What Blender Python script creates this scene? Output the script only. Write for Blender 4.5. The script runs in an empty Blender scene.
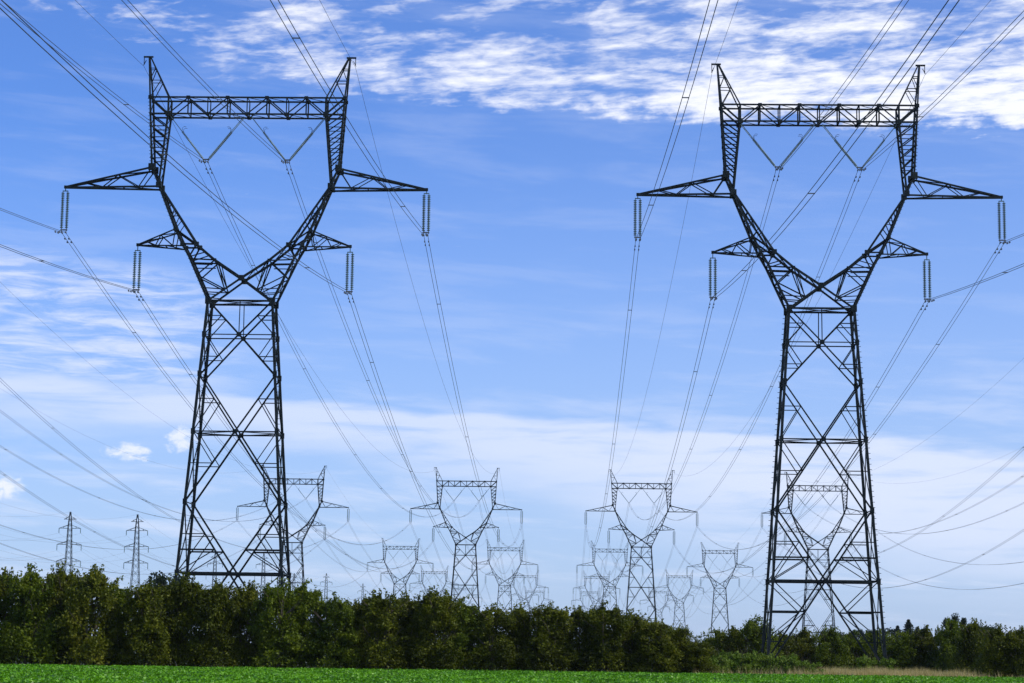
import bpy, math, random
import numpy as np
from mathutils import Matrix, Vector
R = math.radians
sc = bpy.context.scene
col = sc.collection

# ------------------------------------------------------------------ camera
CAM_H = 1.7
FOC = 2120.0
cam_d = bpy.data.cameras.new('camera')
cam_d.sensor_width = 36.0
cam_d.lens = 36.0 * FOC / 1024.0
cam_d.clip_start = 0.5
cam_d.clip_end = 20000
cam = bpy.data.objects.new('camera', cam_d)
col.objects.link(cam)
cam.matrix_world = Matrix.Translation((0, 0, CAM_H)) @ Matrix.Rotation(R(90 + 8.29), 4, 'X') @ Matrix.Rotation(R(0.75), 4, 'Z')
sc.camera = cam

# ------------------------------------------------------------------ light
SUN_AZ = 110.0      # degrees to the right of the view direction
SUN_EL = 47.0
world = bpy.data.worlds.new('World')
sc.world = world
world.use_nodes = True
SKY_STRENGTH = 0.1
sun_d = bpy.data.lights.new('sun', 'SUN')
sun_d.energy = 3.8
sun_d.angle = R(0.53)
sun_d.color = (1.0, 0.95, 0.86)
sun = bpy.data.objects.new('sun', sun_d)
col.objects.link(sun)
sdir = Vector((math.sin(R(SUN_AZ)) * math.cos(R(SUN_EL)), math.cos(R(SUN_AZ)) * math.cos(R(SUN_EL)), math.sin(R(SUN_EL))))
sun.rotation_euler = sdir.to_track_quat('Z', 'Y').to_euler()
sc.view_settings.view_transform = 'Standard'
sc.view_settings.look = 'None'
sc.view_settings.exposure = 0.0
sc.view_settings.gamma = 1.0
sc.view_settings.use_curve_mapping = False
sc.cycles.max_bounces = 6
sc.cycles.transparent_max_bounces = 8
sc.cycles.volume_bounces = 0
sc.cycles.use_denoising = True
sc.cycles.denoising_input_passes = 'RGB_ALBEDO_NORMAL'

class NT:
    """tiny helper for node trees"""
    def __init__(s, tree):
        s.t = tree; s.n = tree.nodes; s.l = tree.links
        s.n.clear()
    def node(s, typ, **kw):
        n = s.n.new(typ)
        for k, v in kw.items(): setattr(n, k, v)
        return n
    def put(s, sock, v):
        if v is None: return
        if isinstance(v, bpy.types.NodeSocket): s.l.new(v, sock)
        else: sock.default_value = v
    def m(s, op, a, b=None, c=None, clamp=False):
        n = s.node('ShaderNodeMath', operation=op, use_clamp=clamp)
        for i, v in enumerate((a, b, c)): s.put(n.inputs[i], v)
        return n.outputs[0]
    def step(s, x, a, b):        # smooth ramp 0..1 from a to b
        n = s.node('ShaderNodeMapRange', interpolation_type='SMOOTHSTEP')
        for i, v in enumerate((x, a, b)): s.put(n.inputs[i], v)
        return n.outputs[0]
    def noise(s, vec, scale, detail=4, rough=0.5, dist=0.0, w=None):
        n = s.node('ShaderNodeTexNoise')
        if w is not None:
            n.noise_dimensions = '4D'; n.inputs['W'].default_value = w
        s.put(n.inputs['Vector'], vec)
        n.inputs['Scale'].default_value = scale; n.inputs['Detail'].default_value = detail
        n.inputs['Roughness'].default_value = rough; n.inputs['Distortion'].default_value = dist
        return n.outputs[0]
    def vec(s, x, y, z=0.0):
        n = s.node('ShaderNodeCombineXYZ')
        for i, v in enumerate((x, y, z)): s.put(n.inputs[i], v)
        return n.outputs[0]
    def mix(s, f, a, b, mode='MIX'):
        n = s.node('ShaderNodeMix', data_type='RGBA', blend_type=mode)
        s.put(n.inputs[0], f); s.put(n.inputs[6], a); s.put(n.inputs[7], b)
        return n.outputs[2]

def build_world():
    T = NT(world.node_tree)
    sky = T.node('ShaderNodeTexSky', sky_type='NISHITA')
    sky.sun_disc = False
    sky.sun_elevation = R(SUN_EL)
    sky.sun_rotation = R(SUN_AZ)
    sky.air_density = 1.0; sky.dust_density = 0.6; sky.ozone_density = 2.0
    tc = T.node('ShaderNodeTexCoord').outputs['Generated']
    sep = T.node('ShaderNodeSeparateXYZ'); T.put(sep.inputs[0], tc)
    x, y, z = sep.outputs
    az = T.m('MULTIPLY', T.m('ARCTAN2', x, y), 57.2958)        # degrees right of +Y
    el = T.m('MULTIPLY', T.m('ARCSINE', z), 57.2958)           # degrees above the horizon
    zz = T.m('MAXIMUM', z, 0.02)
    px = T.m('DIVIDE', x, zz); py = T.m('DIVIDE', y, zz)
    P = T.vec(px, py, 0.0)
    base = T.mix(1.0, sky.outputs[0], (0.66, 1.0, 1.74, 1), 'MULTIPLY')
    # -- altocumulus sheet high on the right, running out to the left
    wob = T.m('MULTIPLY', T.m('SUBTRACT', T.noise(T.vec(az, T.m('MULTIPLY', el, 1.6)), 0.45, 5, 0.6), 0.5), 2.4)
    low = T.m('ADD', T.m('MULTIPLY', az, -0.050), 14.05)           # lower edge
    hgt = T.m('ADD', T.m('SUBTRACT', el, low), wob)
    m_low = T.step(hgt, -0.6, 0.9)
    top = T.m('ADD', T.m('MULTIPLY', T.step(az, 1.5, 6.5), 9.0), T.m('ADD', 16.2, T.m('MULTIPLY', T.step(az, -1.0, -9.0), 1.1)))
    m_top = T.m('SUBTRACT', 1.0, T.step(T.m('ADD', el, wob), top, T.m('ADD', top, 1.3)))
    m_left = T.step(T.m('ADD', az, wob), -12.5, -6.5)
    m1 = T.m('MULTIPLY', T.m('MULTIPLY', m_low, m_top), m_left)
    Pd = T.vec(T.m('MULTIPLY', px, 1.0), T.m('ADD', T.m('MULTIPLY', py, 1.15), T.m('MULTIPLY', px, 0.25)))
    nA = T.noise(Pd, 2.6, 3, 0.5, 0.4); nB = T.noise(Pd, 8.0, 4, 0.55, 0.5, w=1.0); nC = T.noise(Pd, 24.0, 5, 0.6, 0.3, w=2.0)
    c1 = T.m('ADD', T.m('MULTIPLY', nA, 0.27), T.m('ADD', T.m('MULTIPLY', nB, 0.46), T.m('MULTIPLY', nC, 0.27)))
    c1 = T.m('ADD', T.m('MULTIPLY', T.m('SUBTRACT', c1, 0.5), 1.45), 0.5)
    right = T.step(T.m('ADD', az, T.m('MULTIPLY', T.m('SUBTRACT', el, 14.0), 0.8)), 3.0, 12.0)
    edge = T.m('MULTIPLY', T.m('MULTIPLY', T.step(hgt, 0.0, 0.8), T.m('SUBTRACT', 1.0, T.step(hgt, 1.1, 2.6))), T.step(az, -7.5, -3.5))
    thr = T.m('SUBTRACT', 0.80, T.m('MULTIPLY', m1, T.m('ADD', T.m('ADD', 0.385, T.m('MULTIPLY', edge, 0.075)), T.m('MULTIPLY', right, 0.05))))
    d1 = T.step(c1, thr, T.m('ADD', thr, T.m('ADD', 0.33, T.m('MULTIPLY', right, -0.05))))
    d1 = T.m('MULTIPLY', d1, T.m('ADD', 0.25, T.m('MULTIPLY', m1, 0.72)))
    # -- scattered thin puffs above the sheet on the left and centre
    m_s = T.m('MULTIPLY', T.step(el, 15.2, 16.8), T.m('SUBTRACT', 1.0, T.m('MULTIPLY', T.step(el, 17.2, 20.0), 0.4)))
    thr2 = T.m('SUBTRACT', 0.70, T.m('MULTIPLY', m_s, 0.20))
    d2 = T.m('MULTIPLY', T.step(c1, thr2, T.m('ADD', thr2, 0.2)), 0.55)
    # -- rippled veil low on the left
    S = T.vec(T.m('MULTIPLY', az, 0.35), T.m('MULTIPLY', el, 2.2))
    n3 = T.noise(S, 1.3, 6, 0.62, 0.5)
    m3 = T.m('MULTIPLY', T.m('MULTIPLY', T.step(el, 5.8, 7.6), T.m('SUBTRACT', 1.0, T.step(T.m('ADD', el, T.m('MULTIPLY', az, 0.12)), 8.2, 9.2))), T.m('SUBTRACT', 1.0, T.step(az, -9.5, -6.0)))
    d3 = T.m('MULTIPLY', T.m('MULTIPLY', T.step(n3, 0.36, 0.68), m3), 0.72)
    # -- long pale band from the left pylon to the right edge
    upper = T.m('ADD', T.m('MULTIPLY', az, -0.062), 6.25)
    thick = T.m('ADD', T.m('MULTIPLY', T.step(az, -7.0, 12.0), 3.0), 1.15)
    e4 = T.m('ADD', el, T.m('MULTIPLY', T.m('SUBTRACT', T.noise(T.vec(T.m('MULTIPLY', az, 0.3), T.m('MULTIPLY', el, 1.6)), 0.9, 4), 0.5), 1.5))
    m4 = T.m('MULTIPLY', T.m('SUBTRACT', 1.0, T.step(e4, T.m('SUBTRACT', upper, 0.25), T.m('ADD', upper, 0.25))), T.step(e4, T.m('SUBTRACT', T.m('SUBTRACT', upper, thick), 0.7), T.m('SUBTRACT', upper, T.m('MULTIPLY', thick, 0.35))))
    n4 = T.noise(T.vec(T.m('MULTIPLY', az, 0.2), T.m('MULTIPLY', el, 1.8)), 1.1, 5, 0.55, 0.3)
    d4 = T.m('MULTIPLY', T.m('MULTIPLY', m4, T.step(n4, 0.18, 0.52)), T.m('ADD', 0.68, T.m('MULTIPLY', T.step(az, -4.0, 9.0), 0.14)))
    # -- general thin streaks
    n5 = T.noise(T.vec(T.m('MULTIPLY', az, 0.12), T.m('ADD', T.m('MULTIPLY', el, 0.9), T.m('MULTIPLY', az, 0.05))), 1.6, 5, 0.6, 0.4, w=3.0)
    d5 = T.m('MULTIPLY', T.step(n5, 0.46, 0.70), T.m('ADD', 0.12, T.m('MULTIPLY', T.m('SUBTRACT', 1.0, T.step(el, 3.0, 9.5)), 0.42)))
    # -- three little cumulus low on the left
    def puff(a0, e0, ra, re, strength):
        q = T.noise(T.vec(T.m('MULTIPLY', az, 1.0), T.m('MULTIPLY', el, 1.7)), 2.2, 6, 0.65, 0.5, w=a0)
        da = T.m('DIVIDE', T.m('SUBTRACT', az, a0), ra); de = T.m('DIVIDE', T.m('SUBTRACT', el, e0), re)
        r2 = T.m('ADD', T.m('MULTIPLY', da, da), T.m('MULTIPLY', de, de))
        f = T.m('SUBTRACT', T.m('ADD', 1.0, T.m('MULTIPLY', T.m('SUBTRACT', q, 0.5), 3.6)), r2)
        return T.m('MULTIPLY', T.step(f, -0.05, 1.1), strength)
    d6 = T.m('MAXIMUM', puff(-10.25, 5.08, 0.65, 0.28, 0.9), T.m('MAXIMUM', puff(-8.85, 5.45, 0.55, 0.36, 0.85), puff(-13.6, 4.05, 0.8, 0.36, 0.95)))
    low_haze = T.m('MULTIPLY', T.m('SUBTRACT', 1.0, T.step(el, -1.0, 15.0)), 0.62)
    soft = T.m('MULTIPLY', T.step(T.m('ADD', az, T.m('MULTIPLY', el, 0.0)), -16.0, 14.0), 0.08)
    veil = T.m('MAXIMUM', d3, T.m('MAXIMUM', d4, d5))
    c_blue = T.mix(low_haze, base, (5.6, 6.9, 9.6, 1))
    c_blue = T.mix(soft, c_blue, (6.5, 7.6, 10.0, 1))
    c = T.mix(veil, c_blue, (8.0, 8.7, 10.6, 1))
    c = T.mix(T.m('MAXIMUM', d1, d2), c, (10.2, 10.4, 11.2, 1))
    c = T.mix(d6, c, (9.0, 9.5, 10.7, 1))
    bg = T.node('ShaderNodeBackground')
    T.put(bg.inputs[0], c); bg.inputs[1].default_value = SKY_STRENGTH
    out = T.node('ShaderNodeOutputWorld')
    T.l.new(bg.outputs[0], out.inputs[0])
build_world()

# ------------------------------------------------------------------ materials
def new_mat(name):
    m = bpy.data.materials.new(name); m.use_nodes = True
    T = NT(m.node_tree)
    out = T.node('ShaderNodeOutputMaterial')
    bs = T.node('ShaderNodeBsdfPrincipled')
    T.l.new(bs.outputs[0], out.inputs[0])
    return m, T, bs, out

def ramp(T, f, stops):
    n = T.node('ShaderNodeValToRGB')
    while len(n.color_ramp.elements) < len(stops): n.color_ramp.elements.new(0.5)
    for e, (p, c) in zip(n.color_ramp.elements, stops):
        e.position = p; e.color = (*c, 1)
    T.put(n.inputs[0], f)
    return n.outputs[0]

def steel_mat():
    m, T, bs, out = new_mat('weathered_painted_steel')
    tc = T.node('ShaderNodeTexCoord').outputs['Object']
    n = T.noise(tc, 1.7, 5, 0.65)
    T.put(bs.inputs['Base Color'], ramp(T, n, [(0.3, (0.006, 0.010, 0.012)), (0.55, (0.011, 0.018, 0.020)), (0.8, (0.035, 0.045, 0.042))]))
    bs.inputs['Roughness'].default_value = 0.55
    bs.inputs['Specular IOR Level'].default_value = 0.12
    return m
def plain(name, c, rough=0.6, metal=0.0, vary=0.3, scale=3.0):
    m, T, bs, out = new_mat(name)
    tc = T.node('ShaderNodeTexCoord').outputs['Object']
    n = T.noise(tc, scale, 4, 0.6)
    a = tuple(v * (1 - vary) for v in c); b = tuple(min(1, v * (1 + vary)) for v in c)
    T.put(bs.inputs['Base Color'], ramp(T, n, [(0.3, a), (0.7, b)]))
    bs.inputs['Roughness'].default_value = rough
    bs.inputs['Metallic'].default_value = metal
    return m
def leaf_mat(name, stops, trans=0.25, rough=0.5, scale=0.55, fine=5.0, spec=0.12):
    m, T, bs, out = new_mat(name)
    tc = T.node('ShaderNodeTexCoord').outputs['Object']
    oi = T.node('ShaderNodeObjectInfo').outputs['Random']
    off = T.node('ShaderNodeVectorMath', operation='ADD')
    T.put(off.inputs[0], tc); T.put(off.inputs[1], T.vec(T.m('MULTIPLY', oi, 37.0), 0.0, 0.0))
    v = off.outputs[0]
    f = T.m('ADD', T.m('MULTIPLY', T.noise(v, scale, 2), 0.5), T.m('MULTIPLY', T.noise(v, fine, 2, 0.7), 0.5))
    f = T.m('ADD', f, T.m('MULTIPLY', T.m('SUBTRACT', oi, 0.5), 0.05))
    c = ramp(T, f, stops)
    T.put(bs.inputs['Base Color'], c)
    bs.inputs['Roughness'].default_value = rough
    bs.inputs['Specular IOR Level'].default_value = spec
    tr = T.node('ShaderNodeBsdfTranslucent')
    T.put(tr.inputs[0], T.mix(1.0, c, (1.5, 1.6, 0.5, 1), 'MULTIPLY'))
    mx = T.node('ShaderNodeMixShader'); mx.inputs[0].default_value = trans
    T.l.new(bs.outputs[0], mx.inputs[1]); T.l.new(tr.outputs[0], mx.inputs[2]); T.l.new(mx.outputs[0], out.inputs[0])
    return m
STEEL = steel_mat()
BOLT = plain('galvanised_step_bolt', (0.12, 0.13, 0.13), 0.5)
CONC = plain('footing_concrete', (0.32, 0.31, 0.28), 0.9)
GLASS = plain('glass_insulator', (0.07, 0.13, 0.13), 0.18, 0.0, 0.25)
VGLASS = plain('glint_pale_insulator_glass', (0.22, 0.30, 0.32), 0.15, 0.0, 0.25)  # bluish white glints of the V strings put into a paler glass colour
FIT = plain('galvanised_fitting', (0.10, 0.11, 0.12), 0.45, 0.3)
WIRE = plain('weathered_aluminium_wire', (0.045, 0.05, 0.06), 0.6, 0.0)
BARK = plain('hedge_bark', (0.09, 0.07, 0.05), 0.9)
LEAF = leaf_mat('hedge_leaf', [(0.31, (0.014, 0.019, 0.002)), (0.46, (0.056, 0.070, 0.004)), (0.58, (0.115, 0.130, 0.007)), (0.72, (0.24, 0.22, 0.025))], 0.22)
LEAF_B = leaf_mat('bush_leaf', [(0.32, (0.016, 0.028, 0.003)), (0.46, (0.066, 0.095, 0.005)), (0.60, (0.125, 0.16, 0.008)), (0.76, (0.22, 0.22, 0.025))], 0.22)
LEAF_R = leaf_mat('russet_leaf', [(0.3, (0.035, 0.025, 0.010)), (0.5, (0.075, 0.045, 0.018)), (0.75, (0.13, 0.06, 0.02))], 0.2)
NEEDLE = leaf_mat('far_tree_leaf', [(0.3, (0.012, 0.022, 0.014)), (0.6, (0.028, 0.045, 0.024)), (0.8, (0.045, 0.06, 0.03))], 0.1)
BRAMBLE = leaf_mat('bramble_leaf', [(0.3, (0.03, 0.055, 0.006)), (0.48, (0.11, 0.18, 0.014)), (0.68, (0.24, 0.28, 0.06))], 0.25, scale=1.0)
CROP = leaf_mat('crop_leaf', [(0.38, (0.016, 0.055, 0.002)), (0.49, (0.085, 0.25, 0.002)), (0.62, (0.15, 0.37, 0.006)), (0.69, (0.42, 0.52, 0.16))], 0.2, 0.42, scale=0.3, fine=9.0, spec=0.22)  # darkest ramp tone paints in the shaded gaps between leaves
STRAW = leaf_mat('dry_grass_blade', [(0.3, (0.22, 0.19, 0.07)), (0.5, (0.42, 0.33, 0.17)), (0.75, (0.58, 0.48, 0.30))], 0.3, scale=0.8)

def gz(y): return min(5.0, 0.0035 * max(0.0, y - 660))     # the land rises a little far away

# ------------------------------------------------------------------ mesh helpers
class MB:
    def __init__(s): s.v = []; s.f = []
    def quadmesh(s, vs, fs):
        o = len(s.v); s.v += [tuple(v) for v in vs]; s.f += [tuple(i + o for i in f) for f in fs]
    def bar(s, p, q, w, d=None, ref=None):
        p = Vector(p); q = Vector(q); d = d or w
        a = q - p
        if a.length < 1e-6: return s
        a.normalize()
        r = Vector(ref) if ref else (Vector((0, 1, 0)) if abs(a.y) < 0.9 else Vector((1, 0, 0)))
        u = a.cross(r).normalized(); v = a.cross(u).normalized()
        u *= w / 2; v *= d / 2
        vs = [p - u - v, p + u - v, p + u + v, p - u + v, q - u - v, q + u - v, q + u + v, q - u + v]
        s.quadmesh(vs, [(0, 1, 2, 3), (7, 6, 5, 4), (0, 4, 5, 1), (1, 5, 6, 2), (2, 6, 7, 3), (3, 7, 4, 0)])
        return s
    def angle(s, p, q, w, t=None):
        """an L-section: two thin plates meeting at the edge"""
        p = Vector(p); q = Vector(q); t = t or w * 0.16
        a = (q - p).normalized()
        r = Vector((0, 1, 0)) if abs(a.y) < 0.9 else Vector((1, 0, 0))
        u = a.cross(r).normalized(); v = a.cross(u).normalized()
        prof = [(0, 0), (w, 0), (w, t), (t, t), (t, w), (0, w)]
        vs = []
        for e in (p, q):
            for x, y in prof: vs.append(e + u * (x - w / 2) + v * (y - w / 2))
        fs = [(i, (i + 1) % 6, (i + 1) % 6 + 6, i + 6) for i in range(6)]
        fs += [(5, 4, 3, 0), (3, 2, 1, 0), (6, 9, 10, 11), (6, 7, 8, 9)]
        s.quadmesh(vs, fs); return s
    def plate(s, c, sx, sy, sz): 
        x, y, z = c
        return s.bar((x, y, z - sz / 2), (x, y, z + sz / 2), sx, sy, ref=(0, 1, 0))
    def tube(s, pts, r, n=5):
        pts = [Vector(p) for p in pts]; o = len(s.v); k = len(pts)
        for i, p in enumerate(pts):
            a = (pts[min(i + 1, k - 1)] - pts[max(i - 1, 0)]).normalized()
            ref = Vector((0, 0, 1)) if abs(a.z) < 0.9 else Vector((1, 0, 0))
            u = a.cross(ref).normalized(); v = a.cross(u)
            rr = r[i] if isinstance(r, (list, tuple)) else r
            for j in range(n):
                t = 2 * math.pi * j / n
                s.v.append(tuple(p + (u * math.cos(t) + v * math.sin(t)) * rr))
        for i in range(k - 1):
            for j in range(n):
                s.f.append((o + i * n + j, o + i * n + (j + 1) % n, o + (i + 1) * n + (j + 1) % n, o + (i + 1) * n + j))
        s.f.append(tuple(o + j for j in range(n))[::-1]); s.f.append(tuple(o + (k - 1) * n + j for j in range(n)))
        return s
    def lathe(s, p, q, prof, n=8):
        """prof: (t along p->q in metres, radius)"""
        p = Vector(p); q = Vector(q); a = (q - p).normalized()
        pts = [p + a * t for t, _ in prof]
        ref = Vector((0, 1, 0)) if abs(a.y) < 0.9 else Vector((1, 0, 0))
        u = a.cross(ref).normalized(); v = a.cross(u); o = len(s.v)
        for c, (_, r) in zip(pts, prof):
            for j in range(n):
                t = 2 * math.pi * j / n
                s.v.append(tuple(c + (u * math.cos(t) + v * math.sin(t)) * r))
        for i in range(len(prof) - 1):
            for j in range(n):
                s.f.append((o + i * n + j, o + i * n + (j + 1) % n, o + (i + 1) * n + (j + 1) % n, o + (i + 1) * n + j))
        return s
    def build(s, name, mat, parent=None, loc=None):
        me = bpy.data.meshes.new(name)
        me.from_pydata(s.v, [], s.f); me.materials.append(mat)
        o = bpy.data.objects.new(name, me); col.objects.link(o)
        if parent: o.parent = parent
        if loc: o.location = loc
        return o
def tag(o, label=None, cat=None, group=None, kind=None):
    if label: o['label'] = label
    if cat: o['category'] = cat
    if group: o['group'] = group
    if kind: o['kind'] = kind
    return o
def empty(name, loc=(0, 0, 0), rz=0):
    o = bpy.data.objects.new(name, None); col.objects.link(o)
    o.location = loc; o.rotation_euler = (0, 0, rz); o.empty_display_size = 0.5
    return o
KIDS = {}
def copy_tree(o, parent=None):
    c = o.copy(); col.objects.link(c); c.parent = parent
    for ch in list(o.children): copy_tree(ch, c)
    return c
def raw_mesh(name, V, nper, mat, parent=None):
    """V: (n*nper, 3) array of separate polygons with nper corners"""
    n = len(V) // nper
    me = bpy.data.meshes.new(name)
    me.vertices.add(len(V)); me.vertices.foreach_set('co', np.ascontiguousarray(V, dtype=np.float32).ravel())
    me.loops.add(len(V)); me.loops.foreach_set('vertex_index', np.arange(len(V), dtype=np.int32))
    me.polygons.add(n); me.polygons.foreach_set('loop_start', np.arange(0, len(V), nper, dtype=np.int32))
    me.update(calc_edges=True); me.materials.append(mat)
    o = bpy.data.objects.new(name, me); col.objects.link(o)
    if parent: o.parent = parent
    return o
def leaves(C, rng, size, up=0.0, aspect=0.55):
    """rhombic leaf at each centre C, random orientation, optional tendency to face up"""
    n = len(C)
    a = rng.normal(size=(n, 3)); a /= np.linalg.norm(a, axis=1)[:, None]
    b = rng.normal(size=(n, 3)); b[:, 2] += up
    b -= a * (a * b).sum(1)[:, None]; b /= np.linalg.norm(b, axis=1)[:, None]
    if up:  # b is the normal
        nn = b; b = np.cross(nn, a)
    s = (size * rng.uniform(0.6, 1.35, n))[:, None]
    V = np.empty((n, 4, 3))
    V[:, 0] = C - a * s * 0.5; V[:, 1] = C + b * s * aspect * 0.5 + a * s * 0.05
    V[:, 2] = C + a * s * 0.5; V[:, 3] = C - b * s * aspect * 0.5 + a * s * 0.05
    return V.reshape(-1, 3)

# ------------------------------------------------------------------ the ground
def build_ground():
    m, T, bs, out = new_mat('field_soil')
    tc = T.node('ShaderNodeTexCoord').outputs['Object']
    n = T.m('ADD', T.m('MULTIPLY', T.noise(tc, 0.25, 4), 0.5), T.m('MULTIPLY', T.noise(tc, 6.0, 5, 0.7), 0.5))
    T.put(bs.inputs['Base Color'], ramp(T, n, [(0.35, (0.035, 0.05, 0.018)), (0.5, (0.06, 0.085, 0.022)), (0.7, (0.12, 0.10, 0.05))]))
    bs.inputs['Roughness'].default_value = 0.95
    mb = MB(); xs = np.linspace(-2400, 2400, 41); ys = np.linspace(-500, 4400, 41)
    for y in ys:
        for x in xs: mb.v.append((x, y, gz(y)))
    for j in range(40):
        for i in range(40): mb.f.append((j * 41 + i, j * 41 + i + 1, (j + 1) * 41 + i + 1, (j + 1) * 41 + i))
    tag(mb.build('ground', m), kind='structure')
    # crop of low broad leaves
    rng = np.random.default_rng(4)
    y = rng.uniform(22, 160.5, 620000); x = rng.uniform(-1, 1, len(y)) * (10 + y * 0.40)
    keep = rng.uniform(0, 1, len(y)) < 1.0
    x, y = x[keep], y[keep]
    row = 0.45
    x = np.where(rng.uniform(0, 1, len(x)) < 0.5, np.round(x / row) * row + rng.normal(0, 0.09, len(x)), x)
    hump = 0.05 * np.sin(x * 0.9 + 0.4 * y) + 0.04 * np.sin(y * 1.3) + 0.02
    z = rng.uniform(0.02, 0.19, len(x)) + hump * 0.35
    big = leaves(np.stack([x, y, z], 1), rng, 0.20, up=0.5, aspect=0.62)
    tag(raw_mesh('crop', big, 4, CROP), 'low bright green leafy crop covering the field in front of the hedge', 'crop', kind='stuff')
build_ground()

# ------------------------------------------------------------------ the big pylon
ZW = 33.1; SL = 0.0700; W0 = 2.96; D0 = 1.22; SD = 0.055
def hw(z): return W0 + (ZW - z) * SL
def hd(z): return D0 + (ZW - z) * SD
YH = 0.8                         # half depth of the head
def make_pylon():
    root = empty('pylon')
    B = lambda mb, p, q, w: mb.angle(p, q, w)
    # legs ----------------------------------------------------------------
    for sx in (-1, 1):
        for sy in (-1, 1):
            mb = MB(); w0 = hw(0.25)
            a = Vector((sx * w0, sy * hd(.25), 0.25)); b = Vector((sx * W0, sy * D0, ZW + 0.1))
            mb.bar(a, b, 0.23)
            for z in (26.3, 21.0, 14.6, 8.22, 29.95): 
                h = hw(z); mb.plate((sx * h, sy * hd(z), z), 0.36, 0.28, 0.5)
            if sx * sy < 0:       # step bolts up two opposite legs
                st = mb
                for k in range(64):
                    t = 0.04 + k * 0.0149; p = a.lerp(b, t)
                    st.bar(p, p + Vector((sx * 0.30 if k % 2 else 0.0, 0.0 if k % 2 else sy * 0.30, 0)), 0.045)
                    if k % 2 == 0: st.bar(p, p + Vector((sx * 0.30, 0, 0)), 0.045)
            leg = mb.build('leg', STEEL, root)
            ft = MB(); ft.bar((a.x, a.y, -0.3), (a.x, a.y, 0.34), 0.95); ft.build('footing', CONC, leg)
    # bracing on the four faces -------------------------------------------
    mb = MB()
    def P(face, s, z, f=1.0):    # s in -1..1 across the face
        h = hw(z); d = hd(z); u = s * h; w = s * d
        return [Vector((u, -d, z)), Vector((h, w, z)), Vector((-u, d, z)), Vector((-h, -w, z))][face]
    lv = [ZW, 29.95, 26.14, 21.0, 14.6, 8.22, 0.4]
    for f in (1, 3):
        for z0, z1 in zip(lv, lv[1:]):
            for s in (-1, 1): B(mb, P(f, s, z0), P(f, -s, z1), .09)
            B(mb, P(f, -1, z1), P(f, 1, z1), .08)
    for f in (0, 2):
        for s in (-1, 1):
            w = 0.135
            B(mb, P(f, s, lv[0]), P(f, 0, lv[1]), w); B(mb, P(f, 0, lv[1]), P(f, s, lv[2]), w)
            B(mb, P(f, s, lv[2]), P(f, 0, lv[3]), w); B(mb, P(f, 0, lv[3]), P(f, s, lv[4]), w + .02)
            B(mb, P(f, s, lv[4]), P(f, 0, lv[5]), w + .02); B(mb, P(f, 0, lv[5]), P(f, s, lv[6]), w + .02)
            def onD(z0, s0, z1, s1, z):     # point on a diagonal at height z
                t = (z - z0) / (z1 - z0); p = P(f, s0, z0).lerp(P(f, s1, z1), t); return p
            # secondary members
            for (zl, zc, zs) in ((ZW, 29.95, (31.7,)), (26.14, 29.95, (27.9,)), (26.14, 21.0, (24.0,)), (14.6, 21.0, (18.1,)), (14.6, 8.22, (11.7,)), (0.4, 8.22, (5.47,))):
                for z in zs:
                    p = onD(zl, s, zc, 0, z)
                    B(mb, P(f, s, z), p, 0.085)
                    zo = zc if abs(zc - z) > 0 else zl
                    B(mb, p, P(f, s, zc), 0.085)
            # heavier short struts
            p = onD(14.6, s, 8.22, 0, 10.29); B(mb, P(f, s, 10.29), p, 0.15); B(mb, p, P(f, s, 8.22), 0.085)
            p = onD(0.4, s, 8.22, 0, 5.47); B(mb, P(f, s, 5.47), p, 0.14); B(mb, p, P(f, s, 2.8), 0.085)
            p = onD(0.4, s, 8.22, 0, 2.8); B(mb, P(f, s, 2.8), p, 0.085)
        for z, w in ((29.95, .10), (21.0, .12), (8.22, .17)):
            B(mb, P(f, -1, z), P(f, 1, z), w)
        for s in (0,):
            for z in (29.95, 21.0, 8.22):
                c = P(f, 0, z); mb.plate(tuple(c), 0.42 if f % 2 == 0 else 0.1, 0.1 if f % 2 == 0 else 0.42, 0.42)
        B(mb, P(f, 0, 29.95), P(f, 0, ZW), 0.085)
    for z in (21.0, 8.22):       # plan bracing
        h = hw(z); d = hd(z)
        for a_, b_ in (((0, -d), (h, 0)), ((h, 0), (0, d)), ((0, d), (-h, 0)), ((-h, 0), (0, -d))):
            B(mb, (a_[0], a_[1], z - 0.02), (b_[0], b_[1], z - 0.02), 0.08)
    mb.build('body_bracing', STEEL, root)
    mb = MB()
    for s in (-1, 1):
        mb.bar((-W0, s * D0, ZW), (W0, s * D0, ZW), 0.17); mb.bar((s * W0, -D0, ZW), (s * W0, D0, ZW), 0.15)
        
        for t in (-1, 1): mb.plate((s * W0, t * D0, ZW), 0.5, 0.3, 0.6)
    B(mb, (-W0, -D0, ZW), (W0, D0, ZW), 0.08); B(mb, (-W0, D0, ZW), (W0, -D0, ZW), 0.08)
    mb.build('waist_frame', STEEL, root)
    # fork arms -----------------------------------------------------------
    def out_pt(s, y, z):
        keys = [(33.1, 2.96, D0), (37.19, 4.86, 1.08), (38.4, 5.55, 1.03), (39.8, 6.25, .98), (44.0, 7.98, YH)]
        for (z0, x0, d0), (z1, x1, d1) in zip(keys, keys[1:]):
            if z <= z1 + 1e-6:
                t = (z - z0) / (z1 - z0); return Vector((s * (x0 + (x1 - x0) * t), y * (d0 + (d1 - d0) * t), z))
    CR = 35.27
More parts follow.
